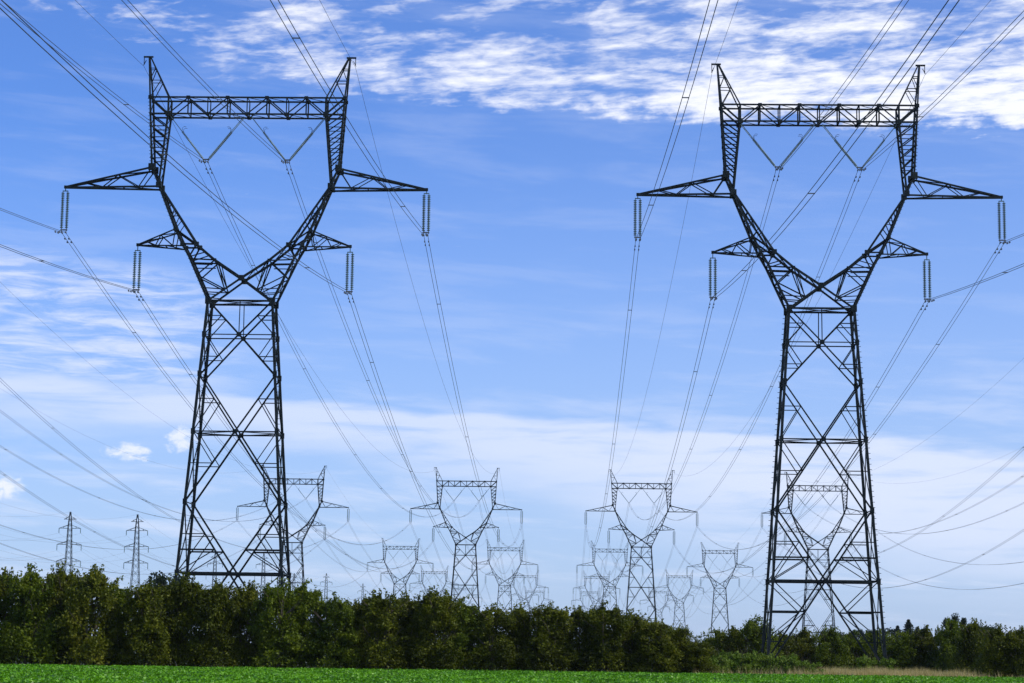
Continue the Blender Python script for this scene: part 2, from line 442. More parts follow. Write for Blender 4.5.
    for s in (-1, 1):
        mb = MB()
        for y in (-1, 1):
            wst = out_pt(s, y, 33.1); crs = Vector((0, y * .95, CR)); im = Vector((s * 2.5, y * .95, 36.93)); inn = Vector((s * 4.25, y * .92, 38.4)); A = out_pt(s, y, 44.0)
            prev = wst
            for z in (37.19, 38.4, 39.8, 44.0):
                p = out_pt(s, y, z); mb.bar(prev, p, 0.20); prev = p
            mb.bar(crs, im, 0.20); mb.bar(im, inn, 0.19); mb.bar(inn, A, 0.17)
            mb.bar(crs, wst, 0.16)
            for p, w in ((inn, .42), (out_pt(s, y, 38.4), .36), (out_pt(s, y, 39.8), .34), (im, .26), (A, .5)): mb.plate(tuple(p), w, 0.3, w)
            Sm = crs.lerp(wst, 0.5)
            B(mb, im, out_pt(s, y, 37.0), .12); B(mb, im, out_pt(s, y, 35.5), .11); B(mb, im, Sm, .11)
            B(mb, im - Vector((s * 0.35, 0, 0.25)), Sm - Vector((0, 0, 0.1)), .08)
            B(mb, Sm, out_pt(s, y, 35.5), .11); B(mb, Sm, out_pt(s, y, 34.3), .09); B(mb, im + Vector((s*.2,0,-.45)), out_pt(s, y, 36.5), .09)
            B(mb, crs.lerp(wst, 0.75), out_pt(s, y, 33.75), .08)
            B(mb, inn, out_pt(s, y, 37.19), .13); B(mb, inn, out_pt(s, y, 38.4), .15); B(mb, inn, out_pt(s, y, 39.8), .15)
            B(mb, im.lerp(inn, .5), out_pt(s, y, 37.19), .09)
            zz = [39.8, 40.6, 41.4, 42.2, 43.0, 43.6]
            for i in range(5):
                t = (zz[i + 1] - 38.4) / 5.6; q = inn.lerp(A, t); B(mb, out_pt(s, y, zz[i]), q, .08)
                if i % 2: B(mb, q, out_pt(s, y, zz[i + 1]), .07)
        for z0, z1 in ((33.4, 35.5), (35.5, 37.2), (37.2, 38.4), (38.4, 39.8), (39.8, 41.4), (41.4, 43), (43, 44)):   # side lacing
            B(mb, out_pt(s, -1, z0), out_pt(s, 1, z1), .09); B(mb, out_pt(s, 1, z0), out_pt(s, -1, z1), .09); B(mb, out_pt(s, -1, z1), out_pt(s, 1, z1), .09)
        pts = [Vector((0, .95, CR)), Vector((s * 1.25, .95, 36.1)), Vector((s * 2.5, .95, 36.93)), Vector((s * 4.25, .92, 38.4)), Vector((s * 5.5, .9, 40.2)), Vector((s * 6.7, .85, 42.1)), Vector((s * 7.98, YH, 44.0))]
        for a_, b_ in zip(pts, pts[1:]):
            B(mb, a_, Vector((b_.x, -b_.y, b_.z)), .08); B(mb, Vector((b_.x, -b_.y, b_.z)), b_, .08)
        st = mb
        for k in range(30):
            z = 33.6 + k * 0.34; p = out_pt(s, -1, z); st.bar(p, p + Vector((s * .2, 0, 0)), .03)
        mb.build('fork_arm', STEEL, root)
    mb = MB()
    for y in (-1, 1): mb.plate((0, y * .97, CR), 0.55, 0.26, 0.5)
    mb.bar((0, -.95, CR), (0, .95, CR), 0.12)
    mb.build('crotch_plate', STEEL, root)
    # masts ----------------------------------------------------------------
    BT, BBm = 52.35, 50.78
    def mo(z): return 7.98 + (8.69 - 7.98) * (z - 44.0) / 1.7 if z < 45.7 else 8.69 + (9.1 - 8.69) * (z - 45.7) / (BT - 45.7)
    def mi(z): return 8.0 - (8.0 - 7.36) * (z - 44.0) / (BBm - 44.0) if z < BBm else 7.36
    for s in (-1, 1):
        mb = MB(); zs = [44.0, 45.7, 46.6, 47.6, 48.6, 49.65, BBm, BT]
        for y in (-YH, YH):
            for z0, z1 in zip(zs, zs[1:]):
                mb.bar((s * mo(z0), y, z0), (s * mo(z1), y, z1), 0.165); mb.bar((s * mi(z0), y, z0), (s * mi(z1), y, z1), 0.165)
                if z0 >= 45.7 and z1 < BT:
                    B(mb, (s * mi(z0), y, z0), (s * mo(z1), y, z1), 0.11); B(mb, (s * mi(z1), y, z1 - .06), (s * mo(z1), y, z1 - .06), 0.08)
                    mb.plate((s * mo(z1), y, z1), .22, .2, .22)
            B(mb, (s * mi(44.0), y, 44.4), (s * mo(45.7), y, 45.7), 0.12)
            mb.bar((s * mi(BBm), y, BBm), (s * mo(BT), y, BT), 0.15)
            mb.plate((s * mo(45.7), y, 45.7), .62, .24, .62); mb.plate((s * mi(BBm), y, BBm), .46, .24, .46); mb.plate((s * mo(BT), y, BT), .3, .24, .3)
        for z0, z1 in zip(zs, zs[1:]):
            for fn in (mo, mi):
                B(mb, (s * fn(z0), -YH, z0), (s * fn(z1), YH, z1), .08); B(mb, (s * fn(z1), -YH, z1), (s * fn(z1), YH, z1), .08)
        st = mb
        for k in range(24):
            z = 44.6 + k * 0.33; st.bar((s * mo(z), -YH, z), (s * (mo(z) + .22), -YH, z), .035)
        mb.build('mast', STEEL, root)
        # earth wire peak
        pk = MB(); T_ = Vector((s * 9.45, 0, 56.4))
        for y in (-YH, YH):
            o0 = Vector((s * 9.1, y, BT)); i0 = Vector((s * 7.36, y, BT))
            to = T_ + Vector((0, y * .15, 0)); ti = T_ + Vector((-s * .12, y * .15, 0))
            pk.bar(o0, to, .14); pk.bar(i0, ti, .11)
            for (t0, t1) in ((0.0, .42), (.42, .72)):
                B(pk, o0.lerp(to, t1), i0.lerp(ti, t1), .07); B(pk, i0.lerp(ti, t1), o0.lerp(to, t0), .07)
        pk.bar(T_ + Vector((s * .55, 0, .02)), T_ + Vector((-s * .35, 0, .02)), .14)
        pk.bar(T_ + Vector((s * .5, 0, 0)), T_ + Vector((s * .5, 0, -.75)), .06)
        pk.bar(T_ + Vector((s * .3, 0, -.3)), T_ + Vector((s * .55, 0, -.8)), .06)
        pk.build('earth_wire_peak', STEEL, root)
    # crossbeam ------------------------------------------------------------
    mb = MB(); xs = [-7.36 + 14.72 * i / 8 for i in range(9)]
    for y in (-YH, YH):
        mb.bar((-9.1, y, BT + .005), (9.1, y, BT + .005), .14); mb.bar((-9.05, y, BBm - .005), (9.05, y, BBm - .005), .14)
        for i in range(8):
            if i % 2 == 0: B(mb, (xs[i], y, BBm), (xs[i + 1], y, BT), .12)
            else: B(mb, (xs[i], y, BT), (xs[i + 1], y, BBm), .12)
            if i: B(mb, (xs[i], y, BBm), (xs[i], y, BT), .13 if i % 2 else .1)
            mb.plate((xs[i], y, BT if i % 2 else BBm), .34, .2, .28)
    for i in range(9):
        for z in (BBm, BT): B(mb, (xs[i], -YH, z), (xs[i], YH, z), .1)
        if i < 8:
            for z in (BBm, BT): B(mb, (xs[i], -YH, z), (xs[i + 1], YH, z), .06)
    mb.build('crossbeam', STEEL, root)
    # arms -----------------------------------------------------------------
    def arm(name, s, tip, up, lo, n, w):
        mb = MB(); tip = Vector(tip)
        for y in (-1, 1):
            u = Vector((up[0] * s, up[1] * y, up[2])); l = Vector((lo[0] * s, lo[1] * y, lo[2]))
            tt = Vector((tip.x * s, y * .08, tip.z))
            mb.bar(u, tt, w); mb.bar(l, tt - Vector((0, 0, .05)), w)
            for i in range(n):
                t0 = i / (n + .6); t1 = (i + .55) / (n + .6); t2 = (i + 1) / (n + .6)
                B(mb, u.lerp(tt, t0 if i else 0), l.lerp(tt, t1), .085); B(mb, l.lerp(tt, t1), u.lerp(tt, t2), .085)
        for i in range(n + 1):
            t = i / (n + .6)
            for q in (up, lo):
                a_ = Vector((q[0] * s, q[1], q[2])).lerp(Vector((tip.x * s, .08, tip.z)), t); c_ = Vector((a_.x, -a_.y, a_.z))
                t2 = min(1, (i + 1) / (n + .6)); d_ = Vector((q[0] * s, -q[1], q[2])).lerp(Vector((tip.x * s, -.08, tip.z)), t2)
                B(mb, a_, c_, .08); B(mb, a_, d_, .08)
        mb.bar((tip.x * s, -.12, tip.z), (tip.x * s, .12, tip.z), .26); 
        mb.build(name, STEEL, root)
    for s in (-1, 1):
        arm('upper_cross_arm', s, (16.84, 0, 43.88), (8.7, YH, 45.65), (8.0, YH, 43.85), 2, .155)
        arm('lower_cross_arm', s, (9.87, 0, 38.46), (6.25, .98, 39.8), (5.55, 1.03, 38.22), 2, .11)
    # insulators -----------------------------------------------------------
    def string(mb, p, q, link0, link1, n=23, k=1.0):
        p = Vector(p); q = Vector(q); L = (q - p).length; a = (q - p) / L
        mb.tube([p, p + a * link0], .035, 4); mb.tube([q - a * link1, q], .035, 4)
        prof = [(0, .04)]; pitch = (L - link0 - link1) / n
        for i in range(n):
            t = i * pitch; prof += [(t + .02, .055), (t + pitch * .45, .165 * k), (t + pitch * .66, .155 * k), (t + pitch * .66, .05)]
        prof.append((L - link0 - link1, .04))
        mb.lathe(p + a * link0, q - a * link1, prof, 8)
    def clampset(x, z, parent):
        f = MB()
        f.bar((x - .32, 0, z), (x + .32, 0, z), .1, .16)
        for sx in (-1, 1):
            f.bar((x + sx * .26, 0, z), (x + sx * .18, 0, z - .22), .06)
            f.bar((x + sx * .18, -.25, z - .24), (x + sx * .18, .25, z - .24), .10)
        f.build('conductor_clamp', FIT, parent)
    for s in (-1, 1):
        for (x, zt) in ((16.84, 43.8), (9.87, 38.22)):
            mb = MB(); mb.bar((s * x, 0, zt + .1), (s * x, 0, zt - .3), .08); mb.bar((s * x - .26, 0, zt - .3), (s * x + .26, 0, zt - .3), .08)
            for d in (-.23, .23): string(mb, (s * x + d, 0, zt - .3), (s * x + d, 0, zt - 3.95), .12, .1, 20)
            ins = mb.build('insulator_string', GLASS, root)
            clampset(s * x, zt - 3.98, ins)
        mb = MB(); cx = s * 3.8; zb = 46.6; hs = []
        for e, xx in ((-1, s * 3.8 - 3.45), (1, s * 3.8 + 3.45)):
            for d in (-.2, .2): string(mb, (xx, d, BBm - .1), (cx + e * .22, d, zb), 1.85, .15, 22, .62)
            p = Vector((xx, 0, BBm)).lerp(Vector((cx, 0, zb)), .36); n = Vector((e * .75, 0, .66))
            for d in (-.32, .32):
                hs.append([p + Vector((0, d * .5, 0)), p + Vector((0, d, 0)) + n * .05, p + Vector((e * .05, d, .25)), p + Vector((-e * .08, d, .38)), p + Vector((-e * .3, d, .36))])
        ins = mb.build('v_insulator', VGLASS, root)
        for q in hs: MB().tube(q, .02, 4).build('arcing_horn', FIT, ins)
        clampset(cx, zb, ins)
    return root

PYL = make_pylon()
# rows of pylons: base X, Y in metres; label
rows = {
 'L': [(-24.93, 193, 'largest left pylon, dark steel, its feet hidden behind the tall hedge'),
       (-13.2, 643, 'mid-distance pylon left of centre, standing between the largest left pylon and the empty middle sky'),
       (-2.1, 1093, 'small hazy pylon just right of the left-of-centre mid-distance pylon'),
       (11.8, 1543, 'tiny pale pylon showing just right of and through the small hazy one'),
       (24.5, 1993, 'faint dwarf pylon low over the hedge, last seen right of the left-centre cluster'),],
 'R': [(28.37, 193, 'largest right pylon, dark steel, its feet standing in dry grass and brambles'),
       (39.9, 643, 'mid-distance pylon right of centre, rising above the low end of the hedge'),
       (51.7, 1093, 'small hazy pylon just left of the right-of-centre mid-distance pylon'),
       (63.5, 1543, 'tiny pale pylon seen through the fork of the small hazy one, right-centre cluster'),
       (75.5, 1993, 'faint dwarf pylon low over the hedge at left of the right-centre cluster'),],
 'FL': [(-65.7, 643, 'mid-distance pylon partly behind the right legs of the largest left pylon'),
        (-55.8, 1093, 'small hazy pylon alone between the two left-hand mid-distance pylons'),
        (-51.8, 1480, 'tiny pale pylon touching the left leg of the left-of-centre mid-distance pylon'),
        (-41.0, 1930, 'faint dwarf pylon behind the body of the left-of-centre mid-distance pylon'),],
 'FR': [(93.3, 643, 'mid-distance pylon seen through the legs of the largest right pylon'),
        (108.2, 1093, 'small hazy pylon alone left of the largest right pylon, above the hedge gap'),
        (120.0, 1500, 'tiny pale pylon between the right-of-centre mid-distance pylon and the lone hazy one'),
        (137.0, 1950, 'faint dwarf pylon just right of the body of the right-of-centre mid-distance pylon'),],
}
first = True
for key, lst in rows.items():
    for i, (x, y, lab) in enumerate(lst):
        p = PYL if first else copy_tree(PYL)
        first = False
        p.location = (x, y, gz(y))
        dx = (lst[-1][0] - lst[0][0]) / (lst[-1][1] - lst[0][1])
        p.rotation_euler = (0, 0, -math.atan(dx))
        tag(p, lab, 'pylon', 'high voltage pylons with forked heads')

# ------------------------------------------------------------------ conductors
def head_pts(x, y, rz, pts):
    c, s = math.cos(rz), math.sin(rz)
    return [Vector((x + px * c, y + px * s, pz + gz(y))) for px, pz in pts]
ATT = [(-16.84, 39.55, 'upper left arm', 2), (-9.87, 34.12, 'lower left arm', 2), (-3.8, 46.32, 'left V insulator', 2),
       (3.8, 46.32, 'right V insulator', 2), (9.87, 34.12, 'lower right arm', 2), (16.84, 39.55, 'upper right arm', 2),
       (-9.95, 55.5, 'left peak', 1), (9.95, 55.5, 'right peak', 1)]
lines = {
 'L': ([(-38.87, -257)] + [r[:2] for r in rows['L']], 'largest left pylon'),
 'R': ([(16.84, -257)] + [r[:2] for r in rows['R']], 'largest right pylon'),
 'FL': ([(-77.9, 193)] + [r[:2] for r in rows['FL']], 'pylon behind the largest left one'),
 'FR': ([(81.2, 193)] + [r[:2] for r in rows['FR']], 'pylon behind the largest right one'),
}
def cable(pts, sags, two, label, cat, group, name, refz=0, spacers=(), rad=None):
    root = empty(name, pts[1])
    o = pts[1]
    offs = (-.185, .185) if two else (0,)
    spac = []
    for oi, d in enumerate(offs):
        P = []; Rr = []
        for k in range(len(pts) - 1):
            a, b = pts[k], pts[k + 1]; n = 44 if k < 2 else 20
            for i in range(n + (1 if k == len(pts) - 2 else 0)):
                t = i / n; p = a.lerp(b, t); p.z -= 4 * sags[k] * t * (1 - t)
                P.append(p + Vector((d, 0, 0)) - o)
                base = rad or (.021 if two else (.015 if cat == 'earth wire' else .010))
                Rr.append(base * (1 + max(0, p.y) / 2600))
        mb = MB().tube(P, Rr, 5)
        if two: mb.build('strand', WIRE, root)
        else:
            s = mb.build(name, WIRE)
            s.location = o; bpy.data.objects.remove(root); root = s
    for k in spacers:
        a, b = pts[k], pts[k + 1]
        for i in range(8):
            t = (i + .5 + .12 * math.sin(i * 2.3 + a.x)) / 8; p = a.lerp(b, t); p.z -= 4 * sags[k] * t * (1 - t)
            q = p - o; w = .05 * (1 + max(0, p.y) / 900)
            MB().bar(q - Vector((.21, 0, 0)), q + Vector((.21, 0, 0)), w).build('spacer', FIT, root)
    if len(spacers) > 1:            # dampers hanging under the strands beside the first pylon
        for k, t in ((0, 1 - .0030), (0, 1 - .0052), (1, .0030), (1, .0052)):
            a, b = pts[k], pts[k + 1]; p = a.lerp(b, t); p.z -= 4 * sags[k] * t * (1 - t); q = p - o
            for d in offs:
                h = Vector((d, -.17, 0)), Vector((d, .17, 0)), Vector((d, 0, 0))
                MB().bar(q + h[0] - Vector((0, 0, .13)), q + h[1] - Vector((0, 0, .13)), .1).bar(q + h[2], q + h[2] - Vector((0, 0, .13)), .05).build('damper', FIT, root)
    tag(root, label, cat, group)
    return root
for key, (pts, nm) in lines.items():
    dxs = (pts[-1][0] - pts[1][0]) / (pts[-1][1] - pts[1][1]); rz = -math.atan(dxs)
    for ax, az_, an, two in ATT:
        pp = [head_pts(x, y, rz, [(ax, az_)])[0] for x, y in pts]
        sags = []
        if key in ('L', 'R'): pp[0].z += 6.0
        for k in range(len(pp) - 1):
            L = (pp[k + 1] - pp[k]).length / 450
            sg = {0: {'L': 14.2, 'R': 14.2, 'FL': 17.8, 'FR': 18.8}[key]}.get(k, 15.8 if k == 1 and key in ('L', 'R') else 13.5)
            sags.append(sg * (1 if two == 2 else .78) * L * L)
        if two == 2: lab = f'twin conductor slung from the {an} of the {nm}'
        else: lab = f'thin single earth wire from the {an} of the {nm}'
        cable(pp, sags, two == 2, lab, 'power line' if two == 2 else 'earth wire', 'conductors and earth wires of the pylon lines',
              'twin_conductor' if two == 2 else 'earth_wire', rad=None if key in ('L', 'R') else (.019 if two == 2 else .011), spacers=(0, 1) if two == 2 and key in ('L', 'R') else ((0,) if two == 2 else ()))

# ------------------------------------------------------------------ small lattice masts
def make_small():
    root = empty('lattice_tower')
    mb = MB()
    keys = [(0.2, 2.3), (12, 1.35), (21, .80), (27, .58), (31.5, .45), (35.2, .12)]
    def h(z):
        for (z0, a), (z1, b) in zip(keys, keys[1:]):
            if z <= z1: return a + (b - a) * (z - z0) / (z1 - z0)
        return .12
    zs = [.2, 4, 7.6, 11, 14, 16.6, 19, 21, 22.8, 24.2, 25.6, 27, 28.4, 29.8, 31.2, 32.4, 33.6, 35.2]
    for z0, z1 in zip(zs, zs[1:]):
        a, b = h(z0), h(z1)
        for sx in (-1, 1):
            for sy in (-1, 1): mb.bar((sx * a, sy * a, z0), (sx * b, sy * b, z1), .12)
            mb.angle((-a, sx * a, z0), (b, sx * b, z1), .06); mb.angle((a, sx * a, z0), (-b, sx * b, z1), .06)
            mb.angle((sx * a, -a, z0), (sx * b, b, z1), .06); mb.angle((sx * a, a, z0), (sx * b, -b, z1), .06)
    mb.build('lattice_body', STEEL, root)
    for z, w, ins in ((33.3, 1.6, 0), (31.0, 2.75, 1.3), (26.9, 3.1, 1.6), (22.7, 3.1, 1.6)):
        for s in (-1, 1):
            m = MB(); a = h(z); tip = (s * w, 0, z)
            for y in (-1, 1):
                m.bar((s * a, y * a, z), tip, .10); m.bar((s * h(z + .8), y * h(z + .8), z + (.8 if ins else .7)), tip, .09)
                m.angle((s * (a + w) / 2, y * a * .5, z), (s * (a + w * .4) , y * a * .7, z + .5), .07)
            m.build('cross_arm', STEEL, root)
            if ins:
                g = MB(); prof = [(0, .05)]
                for i in range(9): t = .1 + i * (ins - .2) / 9; prof += [(t, .06), (t + .07, .13), (t + .1, .06)]
                prof += [(ins, .05)]
                g.lathe((s * w, 0, z + .05), (s * w, 0, z + .05 - ins), prof, 6); g.build('insulator_string', GLASS, root)
    return root
small = make_small()
SM = {'A': [(-111.9, 541, 'slim three-armed lattice mast at far left, leftmost mast above the hedge'),
            (-106.7, 773, 'small slim lattice mast seen through the left half of the largest left pylon'),
            (-101.2, 1005, 'tiny slim lattice mast behind the right legs of the largest left pylon')],
      'B': [(-96.0, 548, 'slim three-armed lattice mast nearest the largest left pylon, on its left side'),
            (-89.4, 776, 'small slim lattice mast seen through the right half of the largest left pylon'),
            (-85.6, 1000, 'tiny slim lattice mast alone between the left hazy pylons'),
            (-80.0, 1170, 'tiniest slim lattice mast just left of the small hazy pylon over the hedge')]}
first = True
for key, lst in SM.items():
    for x, y, lab in lst:
        t = small if first else copy_tree(small)
        first = False
        t.location = (x, y, gz(y)); t.rotation_euler = (0, 0, -.024); tag(t, lab, 'lattice mast', 'slim lattice masts of the smaller line')
    pts = [(lst[0][0] - 5.6, lst[0][1] - 235)] + [l[:2] for l in lst]
    nm = 'leftmost slim mast' if key == 'A' else 'second slim mast from the left'
    for ax, az_, an in ((-2.75, 29.75, 'top left arm'), (2.75, 29.75, 'top right arm'), (-3.1, 25.35, 'middle left arm'), (3.1, 25.35, 'middle right arm'),
                        (-3.1, 21.15, 'bottom left arm'), (3.1, 21.15, 'bottom right arm'), (0, 35.2, 'tip')):
        pp = [Vector((x + ax, y, az_ + gz(y))) for x, y in pts]
        cable(pp, [6.5 * ((b - a).length / 235) ** 2 for a, b in zip(pp, pp[1:])], False, f'thin wire strung from the {an} of the {nm}', 'power line', 'thin wires of the slim lattice masts', 'thin_wire')

# ------------------------------------------------------------------ trees and bushes
def crown_pts(rng, H, Rx, Ry, n_lobes, n_leaf, base=0.05, conic=0.5, spikes=10, sp_h=1.0):
    C = []
    for i in range(n_lobes):
        z = H * (base + (0.93 - base) * (i + rng.uniform(0, 1)) / n_lobes)
        t = z / H
        rr = (math.sin(math.pi * min(1, max(0.0, (t * .80 + .22)))) ** conic)
        ang = rng.uniform(0, 2 * math.pi); rad = rng.uniform(.25, .85) * rr
        c = np.array([math.cos(ang) * Rx * rad, math.sin(ang) * Ry * rad, z])
        lr = rng.uniform(.22, .42) * min(Rx, H * .6) * (1.25 - .45 * t)
        d = rng.normal(size=(n_leaf, 3)); d /= np.linalg.norm(d, axis=1)[:, None]
        r = lr * rng.uniform(0, 1, n_leaf) ** .33 * (1 + .22 * rng.normal(size=n_leaf) * .6)
        p = c + d * r[:, None] * np.array([1.05, 1.05, .85])
        C.append(p)
    # leafy shoots sticking out of the top
    for i in range(spikes):
        ang = rng.uniform(0, 2 * math.pi); rad = rng.uniform(0, .85)
        b = np.array([math.cos(ang) * Rx * rad, math.sin(ang) * Ry * rad, H * (1 - .3 * rad ** 2) * .86])
        hgt = sp_h * rng.uniform(.5, 1.3); m = 44
        t = rng.uniform(-.25, 1, m); w = .15 * (1 - .7 * t)
        lean = rng.normal(0, .14, 2)
        p = b + np.stack([lean[0] * t * hgt + rng.normal(size=m) * w, lean[1] * t * hgt + rng.normal(size=m) * w, t * hgt], 1)
        C.append(p)
    C = np.concatenate(C); C = C[C[:, 2] > 0.08]
    return C
def make_tree(name, rng, H, Rx, Ry, lobes, nleaf, size, mat, trunk_r=.13, **kw):
    root = empty(name)
    C = crown_pts(rng, H, Rx, Ry, lobes, nleaf, **kw)
    # bigger dead-air clumps are what makes light and dark: drop leaves in random cells
    cell = np.floor(C / 0.62).astype(int); hsh = (cell[:, 0] * 73856093 ^ cell[:, 1] * 19349663 ^ cell[:, 2] * 83492791) % 100
    C = C[hsh > 24]
    m = int(700 * H / 6); a = rng.uniform(0, 6.28, m); rr = np.sqrt(rng.uniform(0, 1, m)) * .95
    C = np.concatenate([C, np.stack([np.cos(a) * rr * Rx, np.sin(a) * rr * Ry, rng.uniform(.04, .9, m)], 1)])
    m = int(3400 * H / 6); z = rng.uniform(.1, .84, m) * H; a = rng.uniform(0, 6.28, m); rr = np.sqrt(rng.uniform(0, 1, m)) * .62 * np.sin(np.pi * np.clip(z / H * .8 + .2, 0, 1)) ** .5
    C = np.concatenate([C, np.stack([np.cos(a) * rr * Rx, np.sin(a) * rr * Ry, z], 1)])
    raw_mesh('crown', leaves(C, rng, size, up=.8), 4, mat, root)
    mb = MB()
    for k in range(3):
        a = rng.uniform(0, 6.28); x0, y0 = .25 * math.cos(a), .25 * math.sin(a)
        P = [(x0, y0, -.1), (x0 * 1.6, y0 * 1.6, H * .3), (x0 * 3, y0 * 2.6, H * .6), (x0 * 3.4, y0 * 3.4, H * .88)]
        mb.tube(P, [trunk_r, trunk_r * .75, trunk_r * .45, trunk_r * .15], 6)
        for j in range(5):
            z = H * (.25 + .12 * j); b = rng.uniform(0, 6.28); L = rng.uniform(.5, .8) * Rx
            mb.tube([(x0 * 2, y0 * 2, z), (x0 * 2 + math.cos(b) * L * .5, y0 * 2 + math.sin(b) * L * .5, z + .5), (x0 * 2 + math.cos(b) * L, y0 * 2 + math.sin(b) * L, z + 1.2)], [trunk_r * .4, trunk_r * .28, trunk_r * .1], 5)
    mb.build('trunk', BARK, root)
    return root

rng = np.random.default_rng(11)
hedge_src = [make_tree('hedge_tree', rng, 6.0, 2.3, 2.1, 52, 480, .195, (LEAF, LEAF_B, LEAF, LEAF, LEAF_B, LEAF)[i], spikes=60, sp_h=1.1) for i in range(6)]
# x in the photograph at the hedge, crown top y there
def hedge_place():
    Yh = 164.5
    tops = [(-90, 575), (-60, 572), (-28, 574), (0, 573), (30, 571), (60, 568), (90, 570), (118, 583), (150, 584), (182, 577), (214, 583), (246, 585), (278, 584), (306, 585), (336, 597), (364, 600),
            (382, 593), (410, 595), (438, 590), (466, 600), (494, 606), (522, 606), (552, 604), (582, 608), (606, 604), (632, 611), (656, 619), (680, 625), (697, 640)]
    labs = {0: 'tall dark hedge tree at the left edge of the frame', 30: 'tall spiky-topped hedge tree left of the leftmost slim mast', 60: 'tall hedge tree directly below the leftmost slim mast',
            90: 'tall hedge tree just right of the leftmost slim mast', 118: 'lower hedge tree left of the second slim mast', 150: 'hedge tree just right of the second slim mast',
            182: 'hedge tree in front of the left legs of the largest left pylon', 214: 'hedge tree left of the middle under the largest left pylon', 246: 'hedge tree right of the middle under the largest left pylon',
            278: 'hedge tree in front of the right legs of the largest left pylon', 306: 'hedge tree just right of the largest left pylon', 336: 'low hedge tree below the lone tiny slim mast',
            364: 'low hedge tree at the left foot of the lone left hazy pylon', 382: 'bumpy hedge tree below the left half of the left hazy pylon', 410: 'hedge tree below the right half of the left hazy pylon',
            438: 'rounded higher hedge tree left of the left-of-centre mid-distance pylon', 466: 'hedge tree covering the feet of the left-of-centre mid-distance pylon', 494: 'hedge tree below the hazy pylon left of the centre gap',
            522: 'hedge tree under the tiny pylons left of the centre gap', 552: 'hedge tree below the open sky in the centre gap', 582: 'hedge tree below the left-hand tiny pylons of the right cluster',
            606: 'dark raised hedge tree left of the right-of-centre mid-distance pylon', 632: 'hedge tree at the foot of the right-of-centre mid-distance pylon', 656: 'sloping hedge tree right of the right-of-centre mid-distance pylon',
            680: 'lower rounded hedge tree second from the right end of the tall hedge', 697: 'lowest hedge tree closing the right end of the tall hedge',
            -90: 'hedge tree beyond the left edge, third one out', -60: 'hedge tree beyond the left edge, second one out', -28: 'hedge tree half cut by the left edge of the frame'}
    r = np.random.default_rng(5)
    for i, (px, py) in enumerate(tops):
        o = hedge_src[i] if i < 6 else copy_tree(hedge_src[int(r.integers(0, 6))])
        y = Yh + 1.2 + r.uniform(-.7, .7) + (.7 if i % 2 else -.6)
        hor = 650.5 - (512 - px) * .0096
        H = (hor - py) / FOC * y + CAM_H
        x = (px + 3 - 512) * (y * .9897) / FOC
        s = H / 6.2; w = (.72 + .32 * s) * (r.uniform(.95, 1.1) if i % 2 == 0 else r.uniform(.84, 1.0))
        o.location = (x, y, 0); o.scale = (w * .98, w * .98, s); o.rotation_euler = (0, 0, r.uniform(0, 6.28))
        tag(o, labs[px], 'hedge tree', 'trees of the tall hedge')
hedge_place()

bush_src = [make_tree('bush', rng, 4.4, 2.6, 2.2, 38, 480, .2, (LEAF_B, LEAF, LEAF_B)[i], trunk_r=.09, spikes=40, sp_h=1.0, conic=.6) for i in range(3)]
bushes = [(716, 632, 206, 'slim dark bush in the gap at the right end of the tall hedge'), (734, 630, 204, 'small bush between the hedge gap and the feathery tall bush'),
          (757, 620, 203, 'feathery tall bush left of the left legs of the largest right pylon'), (782, 634, 206, 'bush behind the left legs of the largest right pylon'),
          (806, 631, 208, 'bush below the left half of the largest right pylon'), (830, 629, 205, 'rounded olive bush in the middle under the largest right pylon'),
          (856, 633, 207, 'bush behind the right leg bracing of the largest right pylon'), (880, 631, 208, 'bush behind the right feet of the largest right pylon'),
          (904, 634, 204, 'bush just right of the largest right pylon'), (928, 629, 203, 'bush in front of the pointed dark conifer'),
          (952, 622, 200, 'bright bush below the tufted treetops at right'), (976, 623, 186, 'broad dark bush right of the tufted treetops'),
          (1000, 628, 172, 'bush next to the right edge of the frame'), (1024, 630, 171, 'bush cut by the right edge of the frame'), (1052, 630, 173, 'bush outside the right edge of the frame')]
r = np.random.default_rng(8)
for i, (px, py, y, lab) in enumerate(bushes):
    o = bush_src[i] if i < 3 else copy_tree(bush_src[int(r.integers(0, 3))])
    hor = 650.5 - (512 - px) * .0096; H = (hor - py) / FOC * y + CAM_H; s = H / 4.4
    o.location = ((px + 3 - 512) * y * .9897 / FOC, y, 0); w = r.uniform(.78, .95); o.scale = (w, w, s); o.rotation_euler = (0, 0, r.uniform(0, 6.28))
    tag(o, lab, 'bush', 'bushes behind the largest right pylon')

# brambles in front of the bushes
bram_src = [make_tree('bramble', rng, 1.7, 1.9, 1.4, 16, 230, .2, BRAMBLE, trunk_r=.03, spikes=12, sp_h=.5, conic=.5) for _ in range(2)]
brams = [(706, 655, 168, 'low bramble at the very end of the tall hedge'), (721, 652, 169, 'bramble clump below the hedge gap'), (738, 650, 170, 'bright bramble clump below the feathery tall bush'),
         (755, 651, 170, 'bramble clump hiding the left feet of the largest right pylon'), (773, 652, 170, 'pale bramble clump just right of the left feet of the largest right pylon'), (791, 654, 169, 'bramble clump below the left half of the largest right pylon'),
         (808, 659, 168, 'last bramble clump sloping down to the dry grass'), (867, 655, 177, 'small green bramble at the right feet of the largest right pylon'), (885, 656, 177, 'tiny bramble tuft right of the largest right pylon')]
for i, (px, py, y, lab) in enumerate(brams):
    o = bram_src[i] if i < 2 else copy_tree(bram_src[i % 2])
    hor = 650.5 - (512 - px) * .0096; H = max(.7, (hor - py) / FOC * y + CAM_H); s = H / 1.9
    o.location = ((px + 3 - 512) * y * .9897 / FOC, y, 0); o.scale = (.75, .75, s); o.rotation_euler = (0, 0, r.uniform(0, 6.28))
    tag(o, lab, 'bramble', 'bramble clumps in the dry grass')

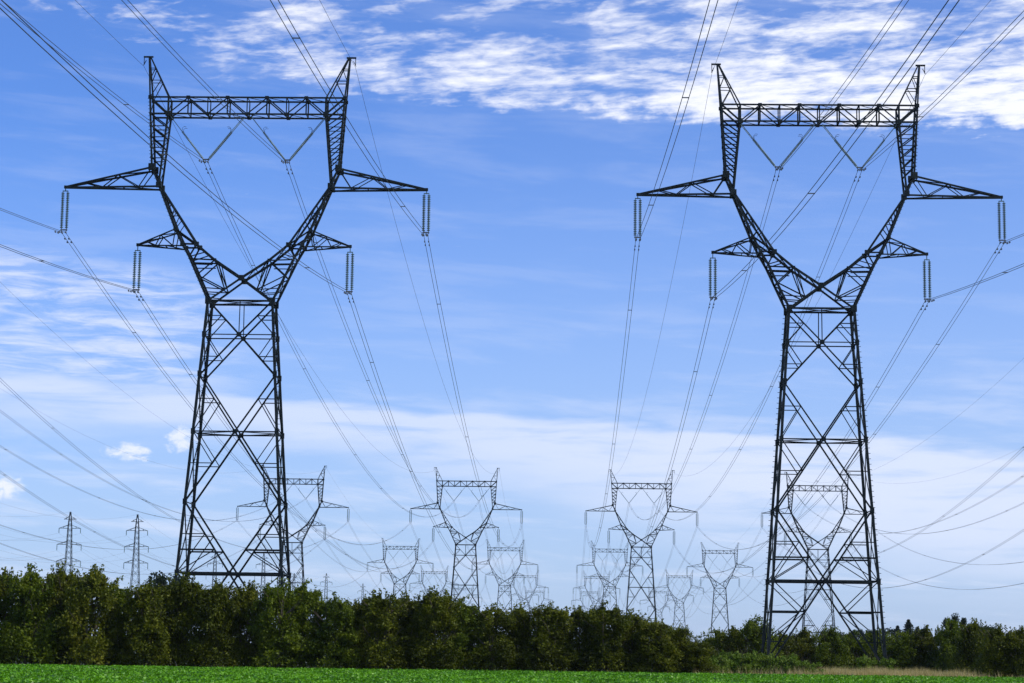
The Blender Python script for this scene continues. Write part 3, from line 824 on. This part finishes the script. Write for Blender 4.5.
# dry grass strip
def grass():
    rg = np.random.default_rng(21); n = 60000
    x = rg.uniform(14, 46, n); y = rg.uniform(161.5, 178, n)
    dens = np.clip((x - 21.5) / 3, .07, 1) * np.clip((36.5 - x) / 4, .05, 1) * np.clip(.75 + .7 * np.sin(x * .9 + y * .35) + .4 * np.sin(y * 1.1 - x * .3), .12, 1); k = rg.uniform(0, 1, n) < dens
    x, y = x[k], y[k]; n = len(x)
    h = rg.uniform(.3, .7, n) * (1 + .45 * np.sin(x * 1.3) * np.sin(y * .8 + x * .4)) * np.clip((46 - x) / 8, .45, 1); a = rg.uniform(0, 6.28, n); w = rg.uniform(.012, .03, n)
    lean = rg.normal(0, .18, (n, 2))
    V = np.empty((n, 3, 3)); dx = np.cos(a) * w; dy = np.sin(a) * w
    V[:, 0] = np.stack([x - dx, y - dy, np.zeros(n)], 1); V[:, 1] = np.stack([x + dx, y + dy, np.zeros(n)], 1); V[:, 2] = np.stack([x + lean[:, 0], y + lean[:, 1], h], 1)
    tag(raw_mesh('dry_grass', V.reshape(-1, 3), 3, STRAW), 'straw-coloured dry grass strip between the green crop and the bushes', 'dry grass', kind='stuff')
grass()

# distant trees behind the bushes
def make_far(rg, kind):
    root = empty('conifer' if kind == 'conifer' else 'distant_tree')
    C = []
    if kind == 'conifer':
        H = 12
        n = 2600; t = rg.uniform(0, 1, n) ** .8; a = rg.uniform(0, 6.28, n); rr = (1 - t) ** .8 * 2.5 * (0.35 + .65 * np.abs(np.sin(t * 21 + 1.5 * np.sin(a * 2)))) * rg.uniform(.2, 1.1, n)
        C = np.stack([np.cos(a) * rr, np.sin(a) * rr, 1.0 + t * (H - 1) - rr * .25], 1)
    elif kind == 'tufted':
        H = 12
        L = []
        for (cx, cz, rad) in ((-2.3, 10.2, .75), (-2.0, 9.5, .7), (.1, 11.2, .95), (-.2, 10.2, .8), (1.9, 10.5, .65), (1.7, 9.7, .7), (-.8, 8.6, 1.1), (1.2, 8.2, 1.2), (3.2, 8.6, .8), (0, 6.5, 1.8)):
            d = rg.normal(size=(420, 3)); d /= np.linalg.norm(d, axis=1)[:, None]; L.append(np.array([cx, rg.uniform(-.8, .8), cz]) + d * rad * rg.uniform(.1, 1.25, (420, 1)) * np.array([1, 1, 1.2]))
        C = np.concatenate(L)
    else:
        H = 8; C = crown_pts(rg, H, 4.2, 3.6, 22, 150, base=.12, spikes=6, sp_h=.8)
    raw_mesh('crown', leaves(C, rg, .42, up=.4), 4, NEEDLE, root)
    mb = MB().tube([(0, 0, -.1), (.1, 0, H * .4), (0, .1, H * .93)], [.24, .16, .05], 6)
    if kind == 'tufted':
        for (cx, cz) in ((-2.2, 10.0), (1.9, 10.0), (-.8, 8.4), (1.2, 8.0)): mb.tube([(0, 0, 5), (cx * .6, 0, cz - 2), (cx, 0, cz)], [.12, .09, .05], 5)
    mb.build('trunk', BARK, root)
    return root
rg = np.random.default_rng(3)
far = {'tree': make_far(rg, 'tree'), 'conifer': make_far(rg, 'conifer'), 'tufted': make_far(rg, 'tufted')}
used = set()
for kind, px, py, y, H0, lab in [
    ('tree', 775, 634, 560, 8.3, 'far dark tree behind the left legs of the largest right pylon'), ('tree', 795, 633, 575, 8.3, 'far dark tree left of the pylon seen through the legs'),
    ('tree', 838, 630, 560, 8.3, 'far dark tree right of the pylon seen through the legs'), ('tree', 858, 627, 540, 8.3, 'far dark tree left of the right legs of the largest right pylon'),
    ('tree', 874, 628, 545, 8.3, 'far dark tree behind the right legs of the largest right pylon'), ('tree', 892, 626, 520, 8.3, 'far dark tree just right of the largest right pylon'),
    ('conifer', 899, 625, 520, 12, 'smaller pointed conifer nearest the largest right pylon'), ('conifer', 910, 619, 520, 12, 'tallest pointed dark conifer right of the largest right pylon'),
    ('conifer', 919, 626, 515, 12, 'short pointed conifer on the right of the tallest conifer'), ('tree', 925, 629, 530, 8.3, 'far dark tree right of the pointed conifers'),
    ('tufted', 957, 614, 330, 12, 'gangly tree with three dark tufts against the sky at right'), ('tree', 975, 621, 330, 8.3, 'far tree right of the three-tufted tree'), ('tree', 988, 623, 335, 8.3, 'far tree second to the right of the three-tufted tree'),
    ('tree', 1014, 629, 340, 8.3, 'far tree near the right edge of the frame'), ('tree', 163, 572, 215, 8.3, 'greyish tree top poking over the hedge beside the left pylon legs')]:
    o = far[kind] if kind not in used else copy_tree(far[kind])
    used.add(kind)
    hor = 650.5 - (512 - px) * .0096; H = (hor - py) / FOC * y + CAM_H; s = H / H0
    o.location = ((px + 3 - 512) * y * .9897 / FOC, y, 0); w = s * {'tree': rg.uniform(.8, 1.1), 'conifer': 2.2, 'tufted': .95}[kind]; o.scale = (w, w, s)
    if kind != 'tufted': o.rotation_euler = (0, 0, rg.uniform(0, 6.28))
    tag(o, lab, 'conifer' if kind == 'conifer' else 'tree', 'far trees behind the bushes')

# ------------------------------------------------------------------ haze
def build_haze():
    m = bpy.data.materials.new('haze_air'); m.use_nodes = True
    T = NT(m.node_tree); out = T.node('ShaderNodeOutputMaterial'); v = T.node('ShaderNodeVolumePrincipled')
    v.inputs['Color'].default_value = (0.80, 0.88, 1.0, 1); v.inputs['Density'].default_value = 0.000035; v.inputs['Anisotropy'].default_value = 0.2
    T.l.new(v.outputs[0], out.inputs['Volume'])
    mb = MB(); x0, x1, y0, y1, z0, z1 = -2500, 2500, -600, 4500, -1.0, 60.0
    vs = [(x, y, z) for z in (z0, z1) for y in (y0, y1) for x in (x0, x1)]
    mb.quadmesh(vs, [(0, 2, 3, 1), (4, 5, 7, 6), (0, 1, 5, 4), (2, 6, 7, 3), (0, 4, 6, 2), (1, 3, 7, 5)])
    tag(mb.build('haze', m), 'thin pale blue air haze over the whole landscape', 'haze', kind='stuff')
build_haze()
